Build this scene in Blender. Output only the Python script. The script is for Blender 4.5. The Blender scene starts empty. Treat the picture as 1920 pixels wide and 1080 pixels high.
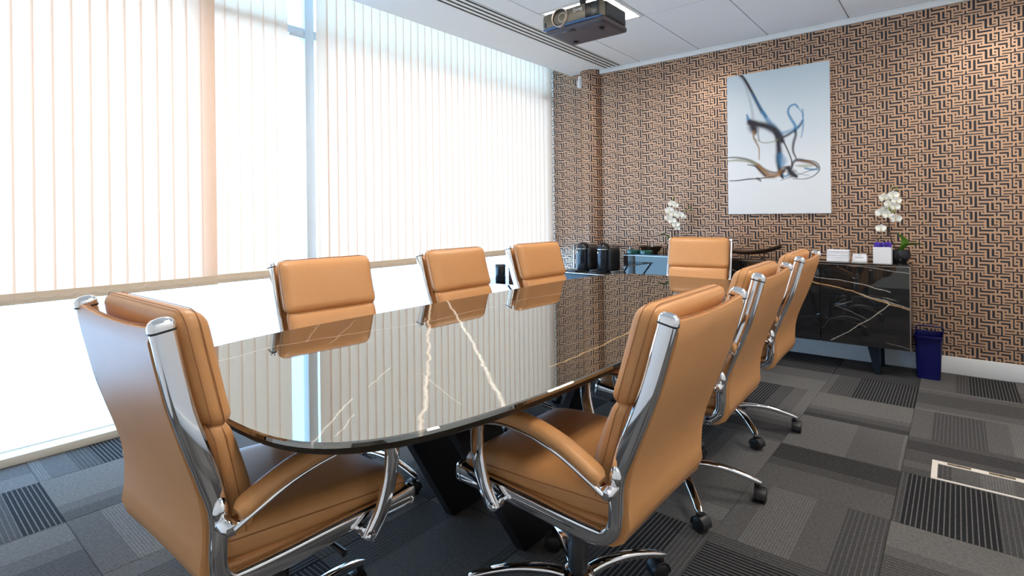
import bpy, bmesh, math, random
from mathutils import Vector, Matrix
import numpy as np
random.seed(7)
S = bpy.context.scene
COL = S.collection
R_ = math.radians
# ------------------------------------------------------------------ camera
YAW, PITCH, ROLL, FPX, PY = -.691439, -.000945, -.011387, 1008.35, 403.6
fwd = Vector((math.sin(YAW) * math.cos(PITCH), math.cos(YAW) * math.cos(PITCH), math.sin(PITCH)))
rgt = Vector((math.cos(YAW), -math.sin(YAW), 0)); upv = rgt.cross(fwd)
rr = math.cos(ROLL) * rgt + math.sin(ROLL) * upv
uu = -math.sin(ROLL) * rgt + math.cos(ROLL) * upv
cam = bpy.data.cameras.new('camera'); cam_o = bpy.data.objects.new('camera', cam); COL.objects.link(cam_o)
cam.sensor_width = 36; cam.lens = FPX * 36 / 1920; cam.shift_y = -(540 - PY) / 1920; cam.clip_start = .02
cam_o.matrix_world = Matrix(((rr.x, uu.x, -fwd.x, 0), (rr.y, uu.y, -fwd.y, 0), (rr.z, uu.z, -fwd.z, 1.185), (0, 0, 0, 1)))
S.camera = cam_o
# ------------------------------------------------------------------ sky, exposure
w = bpy.data.worlds.new('overcast_sky'); S.world = w; w.use_nodes = True
bg = w.node_tree.nodes['Background']; bg.inputs[0].default_value = (.31, .60, 1.0, 1); bg.inputs[1].default_value = 6.8
LAMP = 29.0                      # radiance of the ceiling troffers
S.view_settings.view_transform = 'Standard'; S.view_settings.look = 'None'
S.view_settings.gamma = 1; S.view_settings.use_curve_mapping = False; S.view_settings.exposure = 0.18
S.cycles.max_bounces = 10; S.cycles.transparent_max_bounces = 16; S.cycles.sample_clamp_indirect = 6

# ------------------------------------------------------------------ materials
def srgb(r, g, b):
    f = lambda c: (c / 255 / 12.92) if c / 255 <= .04045 else ((c / 255 + .055) / 1.055) ** 2.4
    return (f(r), f(g), f(b), 1)
class NT:
    def __init__(s, name):
        s.m = bpy.data.materials.new(name); s.m.use_nodes = True; s.t = s.m.node_tree; s.N = s.t.nodes; s.L = s.t.links
        s.p = s.N['Principled BSDF']; s.out = s.N['Material Output']
    def n(s, typ, **k):
        o = s.N.new(typ)
        for a, v in k.items(): setattr(o, a, v)
        return o
    def link(s, a, b): s.L.new(a, b)
    def val(s, sock, v):
        if isinstance(v, bpy.types.NodeSocket): s.L.new(v, sock)
        else: sock.default_value = v
    def math(s, op, a, b=0.0, c=0.0, clamp=False):
        o = s.n('ShaderNodeMath', operation=op, use_clamp=clamp)
        s.val(o.inputs[0], a); s.val(o.inputs[1], b); s.val(o.inputs[2], c); return o.outputs[0]
    def vmath(s, op, a, b=(0, 0, 0), scale=None):
        o = s.n('ShaderNodeVectorMath', operation=op); s.val(o.inputs[0], a); s.val(o.inputs[1], b)
        if scale is not None: s.val(o.inputs['Scale'], scale)
        return o.outputs['Value'] if op in ('DOT_PRODUCT', 'LENGTH', 'DISTANCE') else o.outputs[0]
    def mix(s, f, a, b):
        o = s.n('ShaderNodeMix', data_type='RGBA'); s.val(o.inputs[0], f); s.val(o.inputs[6], a); s.val(o.inputs[7], b); return o.outputs[2]
    def noise(s, vec, scale, detail=2, rough=.5):
        o = s.n('ShaderNodeTexNoise'); s.val(o.inputs['Vector'], vec); o.inputs['Scale'].default_value = scale
        o.inputs['Detail'].default_value = detail; o.inputs['Roughness'].default_value = rough; return o.outputs[0]
    def coord(s, k='Object'): return s.n('ShaderNodeTexCoord').outputs[k]
    def bump(s, h, strength, dist=.002):
        o = s.n('ShaderNodeBump'); o.inputs['Strength'].default_value = strength; o.inputs['Distance'].default_value = dist
        s.link(h, o.inputs['Height']); s.link(o.outputs[0], s.p.inputs['Normal'])
    def set(s, col=None, rough=None, metal=None, ior=None, coat=None, spec=None):
        I = s.p.inputs
        if col is not None: s.val(I['Base Color'], col)
        if rough is not None: s.val(I['Roughness'], rough)
        if metal is not None: I['Metallic'].default_value = metal
        if ior is not None: I['IOR'].default_value = ior
        if coat is not None: I['Coat Weight'].default_value = coat
        if spec is not None: I['Specular IOR Level'].default_value = spec
        return s
def simple(name, col, rough=.5, metal=0, var=.06, scale=30, bump=0, bscale=200, **k):
    t = NT(name); c = t.coord()
    nz = t.noise(c, scale, 3)
    dark = tuple(v * (1 - var) for v in col[:3]) + (1,); lite = tuple(min(1, v * (1 + var)) for v in col[:3]) + (1,)
    t.set(t.mix(nz, dark, lite), rough, metal, **k)
    if bump: t.bump(t.noise(c, bscale, 2), bump)
    return t.m
M = {}
M['leather'] = simple('tan_leather', (.61, .290, .105, 1), .40, var=.05, scale=14, bump=.22, bscale=420)
M['seam'] = simple('leather_seam', (.34, .135, .045, 1), .6)
M['chrome'] = simple('polished_chrome', (.86, .86, .87, 1), .045, 1, var=.01)
M['cap_ring'] = simple('black_ring', (.01, .01, .011, 1), .4)
M['black_plastic'] = simple('black_plastic', (.012, .012, .014, 1), .38, bump=.05)
M['black_steel'] = simple('black_lacquered_steel', (.010, .010, .012, 1), .30, var=.1)
M['edge'] = simple('bronze_table_edge', (.055, .042, .03, 1), .28, .6)
M['white_paint'] = simple('white_paint', (.80, .81, .80, 1), .45, var=.02)
M['wall_paint'] = simple('pale_wall_paint', (.88, .87, .85, 1), .7, var=.03, bump=.05)
M['ceiling'] = simple('ceiling_white', (.88, .90, .91, 1), .85, var=.015, scale=60, bump=.12, bscale=700)
M['grid'] = simple('ceiling_grid_grey', (.30, .30, .31, 1), .6)
M['dark_slot'] = simple('dark_slot', (.006, .006, .007, 1), .8)
M['sill'] = simple('cream_sill', (.70, .62, .50, 1), .5, var=.05, scale=8)
M['alu'] = simple('window_aluminium', (.78, .82, .84, 1), .4, .1, var=.02)
M['hem'] = simple('beige_hem', (.78, .62, .46, 1), .85, var=.08, scale=160)
M['chain'] = simple('bead_chain', (.75, .66, .54, 1), .4)
M['navy'] = simple('navy_plastic', (.004, .005, .075, 1), .22, var=.1)
M['white_gloss'] = simple('white_ceramic', (.82, .82, .84, 1), .25, var=.02)
M['paper'] = simple('white_paper', (.82, .82, .86, 1), .7, var=.03)
M['ink'] = simple('grey_print', (.25, .25, .27, 1), .7)
M['purple'] = simple('purple_plastic', (.06, .02, .36, 1), .3)
M['petal'] = simple('white_petal', (.88, .87, .80, 1), .55, var=.05, scale=60)
M['lip'] = simple('yellow_green_lip', (.50, .48, .06, 1), .5)
M['bud'] = simple('green_bud', (.22, .28, .05, 1), .5)
M['leaf'] = simple('orchid_leaf', (.10, .24, .025, 1), .35, var=.25, scale=18)
M['stem'] = simple('brown_stem', (.035, .02, .012, 1), .5)
M['wood'] = simple('dark_wood', (.040, .020, .011, 1), .28, var=.35, scale=22)
M['woodtop'] = simple('grained_wood', (.36, .22, .10, 1), .5, var=.45, scale=40)
M['cabinet'] = simple('bronze_lacquer', (.085, .06, .048, 1), .18, .5)
M['gold'] = simple('champagne_edge', (.62, .55, .48, 1), .25, 1)
M['leg_blue'] = simple('dark_steel_leg', (.012, .020, .030, 1), .25, .3)
M['projector'] = simple('bronze_grey_shell', (.17, .145, .105, 1), .36, .45, var=.03)
M['proj_dark'] = simple('projector_black', (.012, .013, .016, 1), .3)
M['proj_base'] = simple('projector_underside', (.060, .050, .058, 1), .4, var=.2, scale=90)
M['proj_blue'] = simple('projector_blue_band', (.05, .12, .28, 1), .3)
M['ring'] = simple('lens_ring', (.80, .66, .54, 1), .3, .8)
M['lens'] = simple('lens_glass', (.05, .05, .055, 1), .03, 0, ior=2.2)
M['white_print'] = simple('white_print', (.85, .85, .85, 1), .5)
M['brown_box'] = simple('brown_leatherette', (.12, .06, .05, 1), .5)
M['brass'] = simple('brass_button', (.75, .66, .40, 1), .25, 1)
M['machine'] = simple('machine_black', (.010, .013, .018, 1), .16)
M['cream_plate'] = simple('cream_plastic', (.80, .74, .66, 1), .45)
M['latch'] = simple('bronze_latch', (.17, .13, .08, 1), .4, .3)

def glass_mat(name, tint, refl=.04):
    t = NT(name); t.N.remove(t.p)
    tr = t.n('ShaderNodeBsdfTransparent'); tr.inputs[0].default_value = tint
    gl = t.n('ShaderNodeBsdfGlossy'); gl.inputs['Roughness'].default_value = .02
    fr = t.n('ShaderNodeFresnel'); fr.inputs[0].default_value = 1.45
    mx = t.n('ShaderNodeMixShader'); t.link(fr.outputs[0], mx.inputs[0]); t.link(tr.outputs[0], mx.inputs[1]); t.link(gl.outputs[0], mx.inputs[2])
    t.link(mx.outputs[0], t.out.inputs[0]); return t.m
M['glass_low'] = glass_mat('window_glass', (.88, .88, .86, 1))
M['glass_up'] = glass_mat('blue_tinted_glass', (.80, .96, 1, 1))
M['glass_table'] = glass_mat('table_glass', (.80, .88, .90, 1))
M['glass_green'] = glass_mat('green_glass', (.10, .32, .26, 1))

def fabric():
    t = NT('blind_fabric'); t.N.remove(t.p)
    c = t.coord(); mp = t.n('ShaderNodeMapping'); mp.inputs['Scale'].default_value = (60, 60, 3); t.link(c, mp.inputs[0])
    nz = t.noise(mp.outputs[0], 12, 3)
    d = t.n('ShaderNodeBsdfDiffuse'); t.link(t.mix(nz, (.70, .61, .50, 1), (.78, .68, .56, 1)), d.inputs[0])
    tl = t.n('ShaderNodeBsdfTranslucent'); t.link(t.mix(nz, (.96, .55, .36, 1), (1.0, .585, .39, 1)), tl.inputs[0])
    mx = t.n('ShaderNodeMixShader'); mx.inputs[0].default_value = .50
    t.link(d.outputs[0], mx.inputs[1]); t.link(tl.outputs[0], mx.inputs[2]); t.link(mx.outputs[0], t.out.inputs[0]); return t.m
M['fabric'] = fabric()

def wallpaper():
    t = NT('geometric_wallpaper'); uv = t.coord('UV')
    sp = t.n('ShaderNodeSeparateXYZ'); t.link(uv, sp.inputs[0])
    PU, PV, U0, V0 = .2565, .1075, .033, 1.186
    u = t.math('FRACT', t.math('DIVIDE', t.math('SUBTRACT', sp.outputs[0], U0 - 20 * PU), PU))
    v = t.math('FRACT', t.math('DIVIDE', t.math('SUBTRACT', V0 + 20 * PV, sp.outputs[1]), PV))
    A = (75, 105); B = (235, 290); C = (340, 395); D = (440, 480); E = (610, 665); F = (715, 770); G = (905, 940)
    rows = [(0, [(75, 555), E, (715, 860), G, (990, 1170)]), (24, [A, E, G]), (52, [A, (150, 290), C, D, (520, 560), (610, 1115)]),
            (80, [A, B, C, D, (820, 855)]), (118, [A, (150, 190), B, C, (440, 770), (820, 855), (905, 1115)]), (158, [A, B, C, (1075, 1115)]),
            (203, [(75, 190), B, C, (440, 665), F, (815, 940), (990, 1030), (1075, 1115)]), (240, [C, E, F, G]),
            (280, [A, (155, 190), (235, 555), E, F, (815, 860), G, (990, 1170)]), (307, [(155, 190), E, F, G])]
    acc = None
    for y0, segs in rows:
        ramp = t.n('ShaderNodeValToRGB'); cr = ramp.color_ramp; cr.interpolation = 'CONSTANT'
        pts = [(0.0, 0)]
        for a, b in segs:
            a, b = (a - 77.5) / 1095, (b - 72.5) / 1095
            if a <= 0: pts[0] = (0.0, 1)
            else: pts.append((a, 1))
            if b < .999: pts.append((b, 0))
        cr.elements[1].position = 1.0; cr.elements[0].position = 0; cr.elements[0].color = (pts[0][1],) * 3 + (1,)
        cr.elements.remove(cr.elements[1])
        for p, q in pts[1:]:
            e = cr.elements.new(p); e.color = (q, q, q, 1)
        t.link(u, ramp.inputs[0])
        if acc is None: acc = ramp.outputs[0]
        else: acc = t.mix(t.math('GREATER_THAN', v, y0 / 347), acc, ramp.outputs[0])
    nz = t.noise(uv, 3, 2)
    tan = t.mix(nz, (.55, .335, .205, 1), (.61, .38, .24, 1))
    t.set(t.mix(acc, tan, (.016, .015, .023, 1)), t.math('ADD', t.math('MULTIPLY', acc, .2), .36), 0)
    t.val(t.p.inputs['Metallic'], t.math('MULTIPLY', t.math('SUBTRACT', 1.0, acc), .35))
    t.bump(t.math('SUBTRACT', 1.0, acc), .25, .0006); return t.m
M['wallpaper'] = wallpaper()

def marble(name, base, veins, coat_ior=1.5, axes='XY', rough=.02, faint=.5):
    """dark stone with bright veins along given polylines (object coordinates)"""
    t = NT(name); c = t.coord()
    if axes == 'XZ':
        sp = t.n('ShaderNodeSeparateXYZ'); t.link(c, sp.inputs[0]); cb = t.n('ShaderNodeCombineXYZ')
        t.link(sp.outputs[0], cb.inputs[0]); t.link(sp.outputs[2], cb.inputs[1]); p = cb.outputs[0]
    else:
        p = t.vmath('MULTIPLY', c, (1, 1, 0))
    wob = t.n('ShaderNodeTexNoise'); t.link(p, wob.inputs['Vector']); wob.inputs['Scale'].default_value = 9; wob.inputs['Detail'].default_value = 4
    p2 = t.vmath('ADD', p, t.vmath('SCALE', t.vmath('MULTIPLY', t.vmath('SUBTRACT', wob.outputs['Color'], (.5, .5, .5)), (1, 1, 0)), scale=.03))
    grain = t.noise(p, 45, 3, .6)
    col = t.mix(t.noise(p, 4, 4), tuple(v * .7 for v in base[:3]) + (1,), tuple(v * 1.4 for v in base[:3]) + (1,))
    for pts, wd, vc, st in veins:
        best = None
        for a, b in zip(pts[:-1], pts[1:]):
            ax, ay = a; dx, dy = b[0] - ax, b[1] - ay; L2 = dx * dx + dy * dy
            q = t.vmath('SUBTRACT', p2, (ax, ay, 0))
            h = t.math('DIVIDE', t.vmath('DOT_PRODUCT', q, (dx, dy, 0)), L2, clamp=True)
            d = t.vmath('LENGTH', t.vmath('SUBTRACT', q, t.vmath('SCALE', (dx, dy, 0), scale=h)))
            best = d if best is None else t.math('MINIMUM', best, d)
        m = t.math('SUBTRACT', 1.0, t.math('DIVIDE', best, t.math('MULTIPLY', t.math('ADD', grain, .25), wd * 1.15)), clamp=True)
        col = t.mix(t.math('MULTIPLY', m, st), col, vc)
    t.set(col, rough, 0, ior=coat_ior); t.p.inputs['Specular Tint'].default_value = (1, .955, .86, 1)
    t.bump(t.noise(c, 3.2, 1), .035, .004)
    return t.m

# ------------------------------------------------------------------ mesh helpers
def obj(name, me, mat=None, parent=None, loc=None, rz=None):
    o = bpy.data.objects.new(name, me); COL.objects.link(o)
    if mat is not None and me is not None and not me.materials: me.materials.append(M[mat] if isinstance(mat, str) else mat)
    if parent is not None: o.parent = parent
    if loc is not None: o.location = loc
    if rz is not None: o.rotation_euler = (0, 0, rz)
    return o
def thing(name, label, cat, loc=(0, 0, 0), rz=0, group=None):
    o = bpy.data.objects.new(name, None); COL.objects.link(o); o.empty_display_size = .05
    o.location = loc; o.rotation_euler = (0, 0, rz); return tag(o, label, cat, group)
def tag(o, label, cat, group=None, kind=None):
    o['label'] = label; o['category'] = cat
    if group: o['group'] = group
    if kind: o['kind'] = kind
    return o
def struct(o, label=None, cat=None):
    o['kind'] = 'structure'
    if label: o['label'] = label
    if cat: o['category'] = cat
    return o
def fin(bm, name, smooth=35):
    bmesh.ops.recalc_face_normals(bm, faces=bm.faces)
    me = bpy.data.meshes.new(name); bm.to_mesh(me); bm.free()
    if smooth:
        me.polygons.foreach_set('use_smooth', [True] * len(me.polygons)); me.set_sharp_from_angle(angle=R_(smooth))
    return me
def box_into(bm, lo, hi, bev=0, seg=2, mat=None):
    v = [bm.verts.new((x, y, z)) for z in (lo[2], hi[2]) for y in (lo[1], hi[1]) for x in (lo[0], hi[0])]
    if mat is not None:
        for q in v: q.co = mat @ q.co
    fs = [bm.faces.new([v[i] for i in f]) for f in ((0, 2, 3, 1), (4, 5, 7, 6), (0, 1, 5, 4), (2, 6, 7, 3), (0, 4, 6, 2), (1, 3, 7, 5))]
    if bev:
        es = list({e for f in fs for e in f.edges})
        bmesh.ops.bevel(bm, geom=es, offset=bev, segments=seg, affect='EDGES', profile=.5)
def box(name, lo, hi, mat, parent=None, bev=0, seg=2, smooth=35):
    bm = bmesh.new(); box_into(bm, lo, hi, bev, seg); return obj(name, fin(bm, name, smooth if bev else 0), mat, parent)
def prism_into(bm, bot, top):
    a = [bm.verts.new(p) for p in bot]; b = [bm.verts.new(p) for p in top]; n = len(a)
    bm.faces.new(a[::-1]); bm.faces.new(b)
    for i in range(n): bm.faces.new((a[i], a[(i + 1) % n], b[(i + 1) % n], b[i]))
def catmull(P, n=6):
    P = [Vector(p) for p in P]; Q = [P[0] * 2 - P[1]] + P + [P[-1] * 2 - P[-2]]; out = []
    for i in range(1, len(Q) - 2):
        a, b, c, d = Q[i - 1], Q[i], Q[i + 1], Q[i + 2]
        for k in range(n):
            t = k / n
            out.append(.5 * ((2 * b) + (c - a) * t + (2 * a - 5 * b + 4 * c - d) * t * t + (3 * b - a - 3 * c + d) * t ** 3))
    out.append(P[-1]); return out
def rrect(wd, ht, r, n=3):
    out = []
    for cx, cy, a0 in ((1, 1, 0), (-1, 1, 90), (-1, -1, 180), (1, -1, 270)):
        for k in range(n + 1):
            a = R_(a0 + 90 * k / n); out.append((cx * (wd / 2 - r) + r * math.cos(a), cy * (ht / 2 - r) + r * math.sin(a)))
    return out
def circ(r, n=10): return [(r * math.cos(2 * math.pi * k / n), r * math.sin(2 * math.pi * k / n)) for k in range(n)]
def sweep_into(bm, path, sec, side=(1, 0, 0), scale=None, closed=False):
    path = [Vector(p) for p in path]; rings = []; n = len(path); side = Vector(side).normalized()
    for i, p in enumerate(path):
        if closed: T = path[(i + 1) % n] - path[i - 1]
        else: T = path[min(i + 1, n - 1)] - path[max(i - 1, 0)]
        T.normalize(); sd = side - T * side.dot(T)
        if sd.length < 1e-4: sd = Vector((0, 0, 1)) - T * T.z
        if sd.length < 1e-4: sd = Vector((0, 1, 0))
        sd.normalize(); N = sd.cross(T); k = scale[i] if scale else 1
        k = k if isinstance(k, tuple) else (k, k)
        rings.append([bm.verts.new(p + sd * (a * k[0]) + N * (b * k[1])) for a, b in sec])
    m = len(sec)
    for i in range(n if closed else n - 1):
        A_, B_ = rings[i], rings[(i + 1) % n]
        for j in range(m): bm.faces.new((A_[j], A_[(j + 1) % m], B_[(j + 1) % m], B_[j]))
    if not closed: bm.faces.new(rings[0]); bm.faces.new(rings[-1][::-1])
def sweep(name, path, sec, mat, parent=None, side=(1, 0, 0), scale=None, closed=False, smooth=40):
    bm = bmesh.new(); sweep_into(bm, path, sec, side, scale, closed); return obj(name, fin(bm, name, smooth), mat, parent)
def lathe_into(bm, prof, c=(0, 0, 0), n=24, axis='Z', cap=True):
    rings = []
    for r, z in prof:
        if r < 1e-6: ring = [(0, 0, z)]
        else: ring = [(r * math.cos(2 * math.pi * k / n), r * math.sin(2 * math.pi * k / n), z) for k in range(n)]
        if axis == 'X': ring = [(q[2], q[0], q[1]) for q in ring]
        if axis == 'Y': ring = [(q[0], q[2], q[1]) for q in ring]
        rings.append([bm.verts.new((q[0] + c[0], q[1] + c[1], q[2] + c[2])) for q in ring])
    for A_, B_ in zip(rings[:-1], rings[1:]):
        for k in range(n):
            a, b = A_[k % len(A_)], A_[(k + 1) % len(A_)]; c2, d = B_[(k + 1) % len(B_)], B_[k % len(B_)]
            f = [];
            for q in (a, b, c2, d):
                if q not in f: f.append(q)
            if len(f) > 2: bm.faces.new(f)
    for rg in (rings[0], rings[-1]):
        if len(rg) > 2 and cap: bm.faces.new(rg)
def lathe(name, prof, mat, parent=None, c=(0, 0, 0), n=24, axis='Z', smooth=40, cap=True):
    bm = bmesh.new(); lathe_into(bm, prof, c, n, axis, cap); return obj(name, fin(bm, name, smooth), mat, parent)
def pillow_into(bm, half, r, bulge=(0, 0), n=(10, 4, 10), fmap=None, axis=1):
    """rounded box; bulges (plus, minus) along axis; fmap maps a Vector"""
    bmc = bmesh.new(); vs = {}
    def V(i, j, k):
        key = (i, j, k)
        if key not in vs:
            p = Vector((2 * i / n[0] - 1, 2 * j / n[1] - 1, 2 * k / n[2] - 1))
            def warp(t, h):  # put more rows near the edges
                s = abs(t); return math.copysign(1 - (1 - s) ** 1.5, t)
            p = Vector((warp(p.x, 0), warp(p.y, 0), warp(p.z, 0)))
            P = Vector((p.x * half[0], p.y * half[1], p.z * half[2]))
            q = Vector([max(-(h - r), min(h - r, c)) for c, h in zip(P, half)]); d = P - q
            if d.length > 1e-9: P = q + d.normalized() * r if sum(abs(c) > 1e-9 for c in d) > 1 else q + d.normalized() * min(r, d.length)
            o = [a for a in range(3) if a != axis]
            k2 = (1 - p[o[0]] ** 2) * (1 - p[o[1]] ** 2)
            k2 = max(0, k2) ** .5
            if p[axis] > .5: P[axis] += bulge[0] * k2
            if p[axis] < -.5: P[axis] -= bulge[1] * k2
            if fmap: P = Vector(fmap(P))
            vs[key] = bm.verts.new(P)
        return vs[key]
    nx, ny, nz = n
    for j in range(ny):
        for k in range(nz):
            for i in (0, nx): bm.faces.new((V(i, j, k), V(i, j + 1, k), V(i, j + 1, k + 1), V(i, j, k + 1)))
    for i in range(nx):
        for k in range(nz):
            for j in (0, ny): bm.faces.new((V(i, j, k), V(i + 1, j, k), V(i + 1, j, k + 1), V(i, j, k + 1)))
        for j in range(ny):
            for k in (0, nz): bm.faces.new((V(i, j, k), V(i + 1, j, k), V(i + 1, j + 1, k), V(i, j + 1, k)))
    bmc.free()
def pillow(name, half, r, mat, parent, bulge=(0, 0), n=(10, 4, 10), fmap=None, axis=1):
    bm = bmesh.new(); pillow_into(bm, half, r, bulge, n, fmap, axis); return obj(name, fin(bm, name, 70), mat, parent)
def copy_tree(o, parent=None):
    c = o.copy(); COL.objects.link(c); c.parent = parent
    for ch in list(o.children): copy_tree(ch, c)
    return c

# ------------------------------------------------------------------ room shell
XW, XR, YB, YF, ZC = -3.55, .85, 5.03, -.75, 2.715
fl = struct(box('floor', (-3.9, YF - .1, -.1), (XR + .1, YB + .1, -.007), 'dark_slot'), 'dark carpet tile floor', 'floor')
def carpet():
    t = NT('striped_carpet'); c = t.coord(); sp = t.n('ShaderNodeSeparateXYZ'); t.link(c, sp.inputs[0])
    rnd = t.n('ShaderNodeObjectInfo').outputs['Random']
    u = sp.outputs[0]
    n1 = t.n('ShaderNodeTexNoise', noise_dimensions='1D'); t.link(t.math('ADD', u, t.math('MULTIPLY', rnd, 37.0)), n1.inputs['W']); n1.inputs['Scale'].default_value = 2.0; n1.inputs['Detail'].default_value = 0
    tone = t.math('MULTIPLY', t.math('SUBTRACT', t.math('ADD', n1.outputs[0], t.math('MULTIPLY', t.math('SUBTRACT', rnd, .5), .35)), .30), 2.6, clamp=True)
    tone = t.math('DIVIDE', t.math('ROUND', t.math('MULTIPLY', tone, 3.0)), 3.0)
    base = t.mix(tone, (.020, .020, .022, 1), (.150, .144, .138, 1))
    lin = t.mix(tone, (.165, .158, .152, 1), (.050, .048, .048, 1))
    pitch = .0165
    pt = t.math('SUBTRACT', pitch, t.math('MULTIPLY', t.math('GREATER_THAN', tone, .5), .0065))
    fr = t.math('FRACT', t.math('DIVIDE', t.math('ADD', u, 10.0), pt))
    l1 = t.math('LESS_THAN', t.math('ABSOLUTE', t.math('SUBTRACT', fr, .5)), .125)
    st = t.math('MULTIPLY', l1, t.math('SUBTRACT', .78, t.math('MULTIPLY', tone, .25)))
    col = t.mix(st, base, lin)
    mp = t.n('ShaderNodeMapping'); mp.inputs['Scale'].default_value = (900, 160, 300); t.link(c, mp.inputs[0])
    yarn = t.noise(mp.outputs[0], 1.0, 2, .7)
    mott = t.noise(c, 75, 3, .7)
    sc = t.math('MULTIPLY', t.math('ADD', t.math('MULTIPLY', yarn, 1.7), .15), t.math('ADD', t.math('MULTIPLY', mott, 1.0), .5))
    col = t.vmath('SCALE', col, scale=sc)
    t.set(col, .95, 0, spec=.1); t.bump(yarn, .5, .003); return t.m
M['carpet'] = carpet()
X0, Y0 = -.206, 0.0
cmesh = {}
for i in range(-7, 4):
    for j in range(-4, 11):
        xa, xb = max(X0 + .5 * i, -3.53), min(X0 + .5 * (i + 1), XR); ya, yb_ = max(Y0 + .5 * j, YF), min(Y0 + .5 * (j + 1), YB)
        if xb - xa < .01 or yb_ - ya < .01: continue
        odd = (i + j + 1) % 2
        sx, sy = (xb - xa, yb_ - ya); key = (round(sx, 3), round(sy, 3), odd)
        if key not in cmesh:
            a, b = (sx, sy) if odd == 0 else (sy, sx)
            bm = bmesh.new(); box_into(bm, (-a / 2 + .0006, -b / 2 + .0006, -.006), (a / 2 - .0006, b / 2 - .0006, 0), .0015, 1)
            cmesh[key] = fin(bm, 'carpet_tile', 0); cmesh[key].materials.append(M['carpet'])
        obj('carpet_tile', cmesh[key], None, fl, ((xa + xb) / 2, (ya + yb_) / 2, 0), R_(90) if odd else 0)
# back wall with wallpaper
def uvmesh(name, verts, faces, uvs, mat, smooth=False):
    me = bpy.data.meshes.new(name); me.from_pydata(verts, [], faces); me.update()
    ul = me.uv_layers.new(name='UVMap')
    for li, lp in enumerate(me.loops): ul.data[li].uv = uvs[lp.vertex_index]
    if smooth: me.polygons.foreach_set('use_smooth', [True] * len(me.polygons))
    me.materials.append(M[mat]); return me
def wallbox(name, lo, hi, mat):
    vs = [(x, y, z) for z in (lo[2], hi[2]) for y in (lo[1], hi[1]) for x in (lo[0], hi[0])]
    me = uvmesh(name, vs, [(0, 2, 3, 1), (4, 5, 7, 6), (0, 1, 5, 4), (2, 6, 7, 3), (0, 4, 6, 2), (1, 3, 7, 5)], [(v[0], v[2]) for v in vs], mat)
    return obj(name, me)
struct(wallbox('wall_back', (-3.9, YB, -.1), (XR + .1, YB + .1, 3.0), 'wallpaper'), 'bronze and navy geometric wallpaper wall', 'wall')
struct(box('wall_right', (XR, YF, -.1), (XR + .1, YB, 3.0), 'wall_paint'), 'pale painted wall', 'wall')
struct(box('wall_front', (-3.9, YF - .1, -.1), (XR, YF, 3.0), 'wall_paint'), 'pale painted wall behind', 'wall')
CXc, CR, n = -3.035, .118, 24
vs, uvs = [], []
for k in range(n + 1):
    a = math.pi + math.pi * k / n
    for z in (0, ZC): vs.append((CXc + CR * math.cos(a), YB + .002 + CR * math.sin(a), z)); uvs.append((CXc - CR * math.pi / 2 + CR * math.pi * k / n, z))
me = uvmesh('pillar', vs, [(2 * k, 2 * k + 2, 2 * k + 3, 2 * k + 1) for k in range(n)], uvs, 'wallpaper', True)
struct(obj('pillar', me), 'round half pillar covered in the same wallpaper', 'pillar')
bb = box('baseboard_back', (-3.5, YB - .018, 0), (XR, YB, .122), 'white_paint', bev=.004); struct(bb, 'white skirting board', 'baseboard')
struct(box('baseboard_right', (XR - .018, YF, 0), (XR, YB - .018, .122), 'white_paint', bev=.004), 'white skirting board of right wall', 'baseboard')
struct(box('trim_1', (-2.915, YB - .03, 2.668), (XR, YB, ZC), 'white_paint', bev=.003), 'white ceiling edge trim over the wallpaper', 'trim')
struct(box('trim_2', (-3.62, YF, 0), (-3.52, YB, .043), 'sill', bev=.003), 'cream low window sill along the carpet', 'sill')
# ceiling
XP = -3.288
ce = struct(box('ceiling', (-3.9, YF - .1, 2.96), (XR + .1, YB + .1, 3.05), 'ceiling'), 'white suspended ceiling', 'ceiling')
box('plaster_margin', (XP, YF, ZC), (-2.845, YB, ZC + .015), 'ceiling', ce)
box('pocket_face', (XP, YF, ZC + .015), (XP + .015, YB, 2.96), 'ceiling', ce)
box('grid_backing', (-2.655, YF, ZC + .034), (XR, YB, ZC + .045), 'grid', ce)
gx = [-2.655, -2.45] + [-2.45 + .6 * k for k in range(1, 8)]; gx = [g for g in gx if g < XR] + [XR]
gy = [YF] + [YB - .03 - .575 * k for k in range(11, -1, -1) if YB - .03 - .575 * k > YF + .05]
gy = sorted(set([YF] + [3.30 - .6 * k for k in range(8) if 3.30 - .6 * k > YF + .02] + [3.30, 3.885, 4.46, YB - .03]))
lights_at = [(-2.45, 3.30), (-.05, 3.30), (-2.45, .90), (-.05, .90)]
tmesh = {}
for xa, xb in zip(gx[:-1], gx[1:]):
    for ya, yb_ in zip(gy[:-1], gy[1:]):
        if any(abs(xa - lx) < .05 and abs(ya - ly) < .05 for lx, ly in lights_at): continue
        key = (round(xb - xa, 2), round(yb_ - ya, 2))
        if key not in tmesh:
            a, b = xb - xa, yb_ - ya; bm = bmesh.new()
            box_into(bm, (-a / 2 + .005, -b / 2 + .0012, 0), (a / 2 - .005, b / 2 - .0012, .033)); tmesh[key] = fin(bm, 'ceiling_tile', 0); tmesh[key].materials.append(M['ceiling'])
        obj('ceiling_tile', tmesh[key], None, ce, ((xa + xb) / 2, (ya + yb_) / 2, ZC))
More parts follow.
